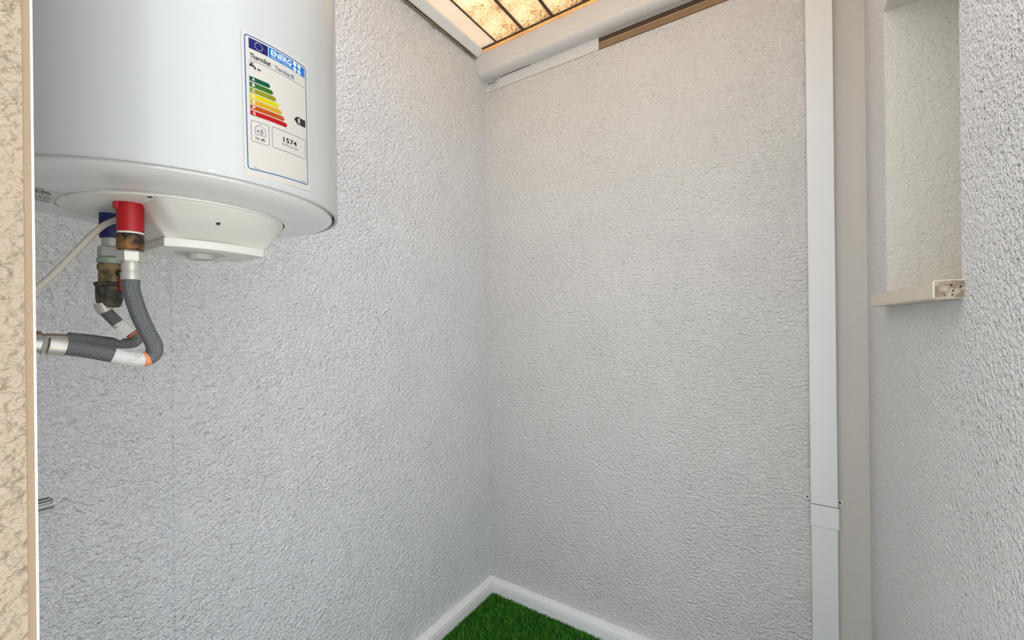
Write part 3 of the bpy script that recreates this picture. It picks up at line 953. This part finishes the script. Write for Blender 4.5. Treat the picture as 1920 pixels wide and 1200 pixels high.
# house pictogram with a sound symbol
hs = [(14.6, 57.5), (14.6, 66.5), (21.2, 72.0), (28.0, 66.5), (28.0, 57.5)]
hl = []
for k in range(5):
    a, b = Vector((*hs[k], 0)), Vector((*hs[(k + 1) % 5], 0))
    n_ = (b - a).normalized().cross(Vector((0, 0, 1))) * 0.28
    hl.append([(a + n_)[:2], (b + n_)[:2], (b - n_)[:2], (a - n_)[:2]])
patch_poly('house_pictogram', hl, L_GREY, E1, lab)
sound = [[(16.5, 61.3), (17.6, 61.3), (19.0, 60.0), (19.0, 64.6), (17.6, 63.3), (16.5, 63.3)]]
for rr in (2.6, 4.2, 5.8):
    for k in range(6):
        a0, a1 = math.radians(-40 + 80 * k / 6), math.radians(-40 + 80 * (k + 1) / 6)
        sound.append([(18.3 + rr * math.cos(a0), 62.3 + rr * math.sin(a0)), (18.3 + (rr + .8) * math.cos(a0), 62.3 + (rr + .8) * math.sin(a0)), (18.3 + (rr + .8) * math.cos(a1), 62.3 + (rr + .8) * math.sin(a1)), (18.3 + rr * math.cos(a1), 62.3 + rr * math.sin(a1))])
patch_poly('sound_pictogram', sound, L_GREY, E1, lab)
label_text('2015', 11.5, 10.8, 6.5, 2.0, L_GREY, E1, lab)
label_text('812/2013', 84.5, 10.8, 9.5, 1.8, L_GREY, E1, lab)

# rating plate with bar code on the bottom cap
rp = []
stk = bmesh.new()
def cap_z(x, y):
    r = math.hypot(x - CX, y - CY)
    pr = [(0.160, 1.6750), (0.163, 1.6755), (0.166, 1.6765), (0.185, 1.6775), (0.205, 1.6805), (0.22, 1.6838)]
    return float(np.interp(r, [p[0] for p in pr], [p[1] for p in pr]))
def cap_quad(b, x0, x1, y0, y1, off, nx=6, ny=6):
    g = [[b.verts.new((x0 + (x1 - x0) * i / nx, y0 + (y1 - y0) * j / ny, cap_z(x0 + (x1 - x0) * i / nx, y0 + (y1 - y0) * j / ny) - off)) for j in range(ny + 1)] for i in range(nx + 1)]
    for i in range(nx):
        for j in range(ny):
            b.faces.new((g[i][j], g[i][j + 1], g[i + 1][j + 1], g[i + 1][j]))
cap_quad(stk, -0.882, -0.802, 0.098, 0.139, 0.0004, 10, 8)
plate = bm_obj('rating_plate', stk, plain('silver_label', (0.60, 0.61, 0.59), 0.3, 0.2, var=0.03), wh)
random.seed(5)
bb_ = bmesh.new()
for xr in (-0.812, -0.822):
    y = 0.100
    while y < 0.126:
        w_ = random.choice((0.0006, 0.0010, 0.0018))
        cap_quad(bb_, xr - 0.004 if xr == -0.822 else xr - 0.0035, xr + 0.004, y, y + w_, 0.0007, 1, 1)
        y += w_ + random.choice((0.0007, 0.0012))
for xr in (-0.838, -0.846, -0.854, -0.864, -0.872):
    y = 0.100
    while y < 0.130:
        w_ = random.uniform(0.0012, 0.004)
        cap_quad(bb_, xr - 0.0012, xr + 0.0014, y, y + w_, 0.0007, 1, 1)
        y += w_ + random.uniform(0.0008, 0.002)
bm_obj('rating_print', bb_, M_BLACK, plate)

# ------------------------------------------------------------------ artificial grass
def grass():
    n = 150000
    x = rng.uniform(XL + tb - 0.002, X3, n)
    y = rng.uniform(-0.3, YR - tb + 0.002, n)
    # keep to the room and the doorway
    keep = (y > YM) | (x > XJ)
    x, y = x[keep], y[keep]
    n = len(x)
    a = rng.uniform(0, 2 * np.pi, n)
    h = rng.uniform(0.008, 0.017, n)
    lean = rng.uniform(0.002, 0.010, n)
    la = rng.uniform(0, 2 * np.pi, n)
    w = rng.uniform(0.0009, 0.0016, n)
    px, py = np.cos(a) * w, np.sin(a) * w
    V = np.empty((n, 5, 3))
    V[:, 0] = np.stack([x - px, y - py, np.full(n, -0.004)], 1)
    V[:, 1] = np.stack([x + px, y + py, np.full(n, -0.004)], 1)
    mx, my = x + np.cos(la) * lean * .35, y + np.sin(la) * lean * .35
    V[:, 2] = np.stack([mx + px * .8, my + py * .8, h * .6], 1)
    V[:, 3] = np.stack([mx - px * .8, my - py * .8, h * .6], 1)
    V[:, 4] = np.stack([x + np.cos(la) * lean, y + np.sin(la) * lean, h], 1)
    V[:, :, 0] = np.clip(V[:, :, 0], XL + tb + 0.0005, X3)
    V[:, :, 1] = np.minimum(V[:, :, 1], YR - tb - 0.0005)
    me = bpy.data.meshes.new('artificial_grass')
    me.vertices.add(n * 5)
    me.vertices.foreach_set('co', V.reshape(-1))
    base = np.arange(n) * 5
    loops = np.stack([base, base + 1, base + 2, base + 3, base + 3, base + 2, base + 4], 1).reshape(-1)
    me.loops.add(len(loops))
    me.loops.foreach_set('vertex_index', loops.astype(np.int32))
    me.polygons.add(n * 2)
    ls = np.stack([np.arange(n) * 7, np.arange(n) * 7 + 4], 1).reshape(-1)
    me.polygons.foreach_set('loop_start', ls.astype(np.int32))
    me.update(calc_edges=True)
    me.validate()
    m, nt, b = new_mat('turf_blades')
    L = nt.links.new
    geo = nd(nt, 'ShaderNodeNewGeometry')
    cr = nd(nt, 'ShaderNodeValToRGB')
    e = cr.color_ramp.elements
    e[0].color = (0.012, 0.14, 0.007, 1)
    e[1].color = (0.21, 0.50, 0.035, 1)
    k = e.new(0.6); k.color = (0.028, 0.25, 0.012, 1)
    L(geo.outputs['Random Per Island'], cr.inputs[0])
    L(cr.outputs[0], b.inputs['Base Color'])
    b.inputs['Roughness'].default_value = 0.5
    b.inputs['Specular IOR Level'].default_value = 0.25
    me.materials.append(m)
    o = bpy.data.objects.new('artificial_grass', me)
    COL.objects.link(o)
    o['kind'] = 'stuff'
    tag(o, 'short bright green artificial grass covering the floor', 'grass')
grass()
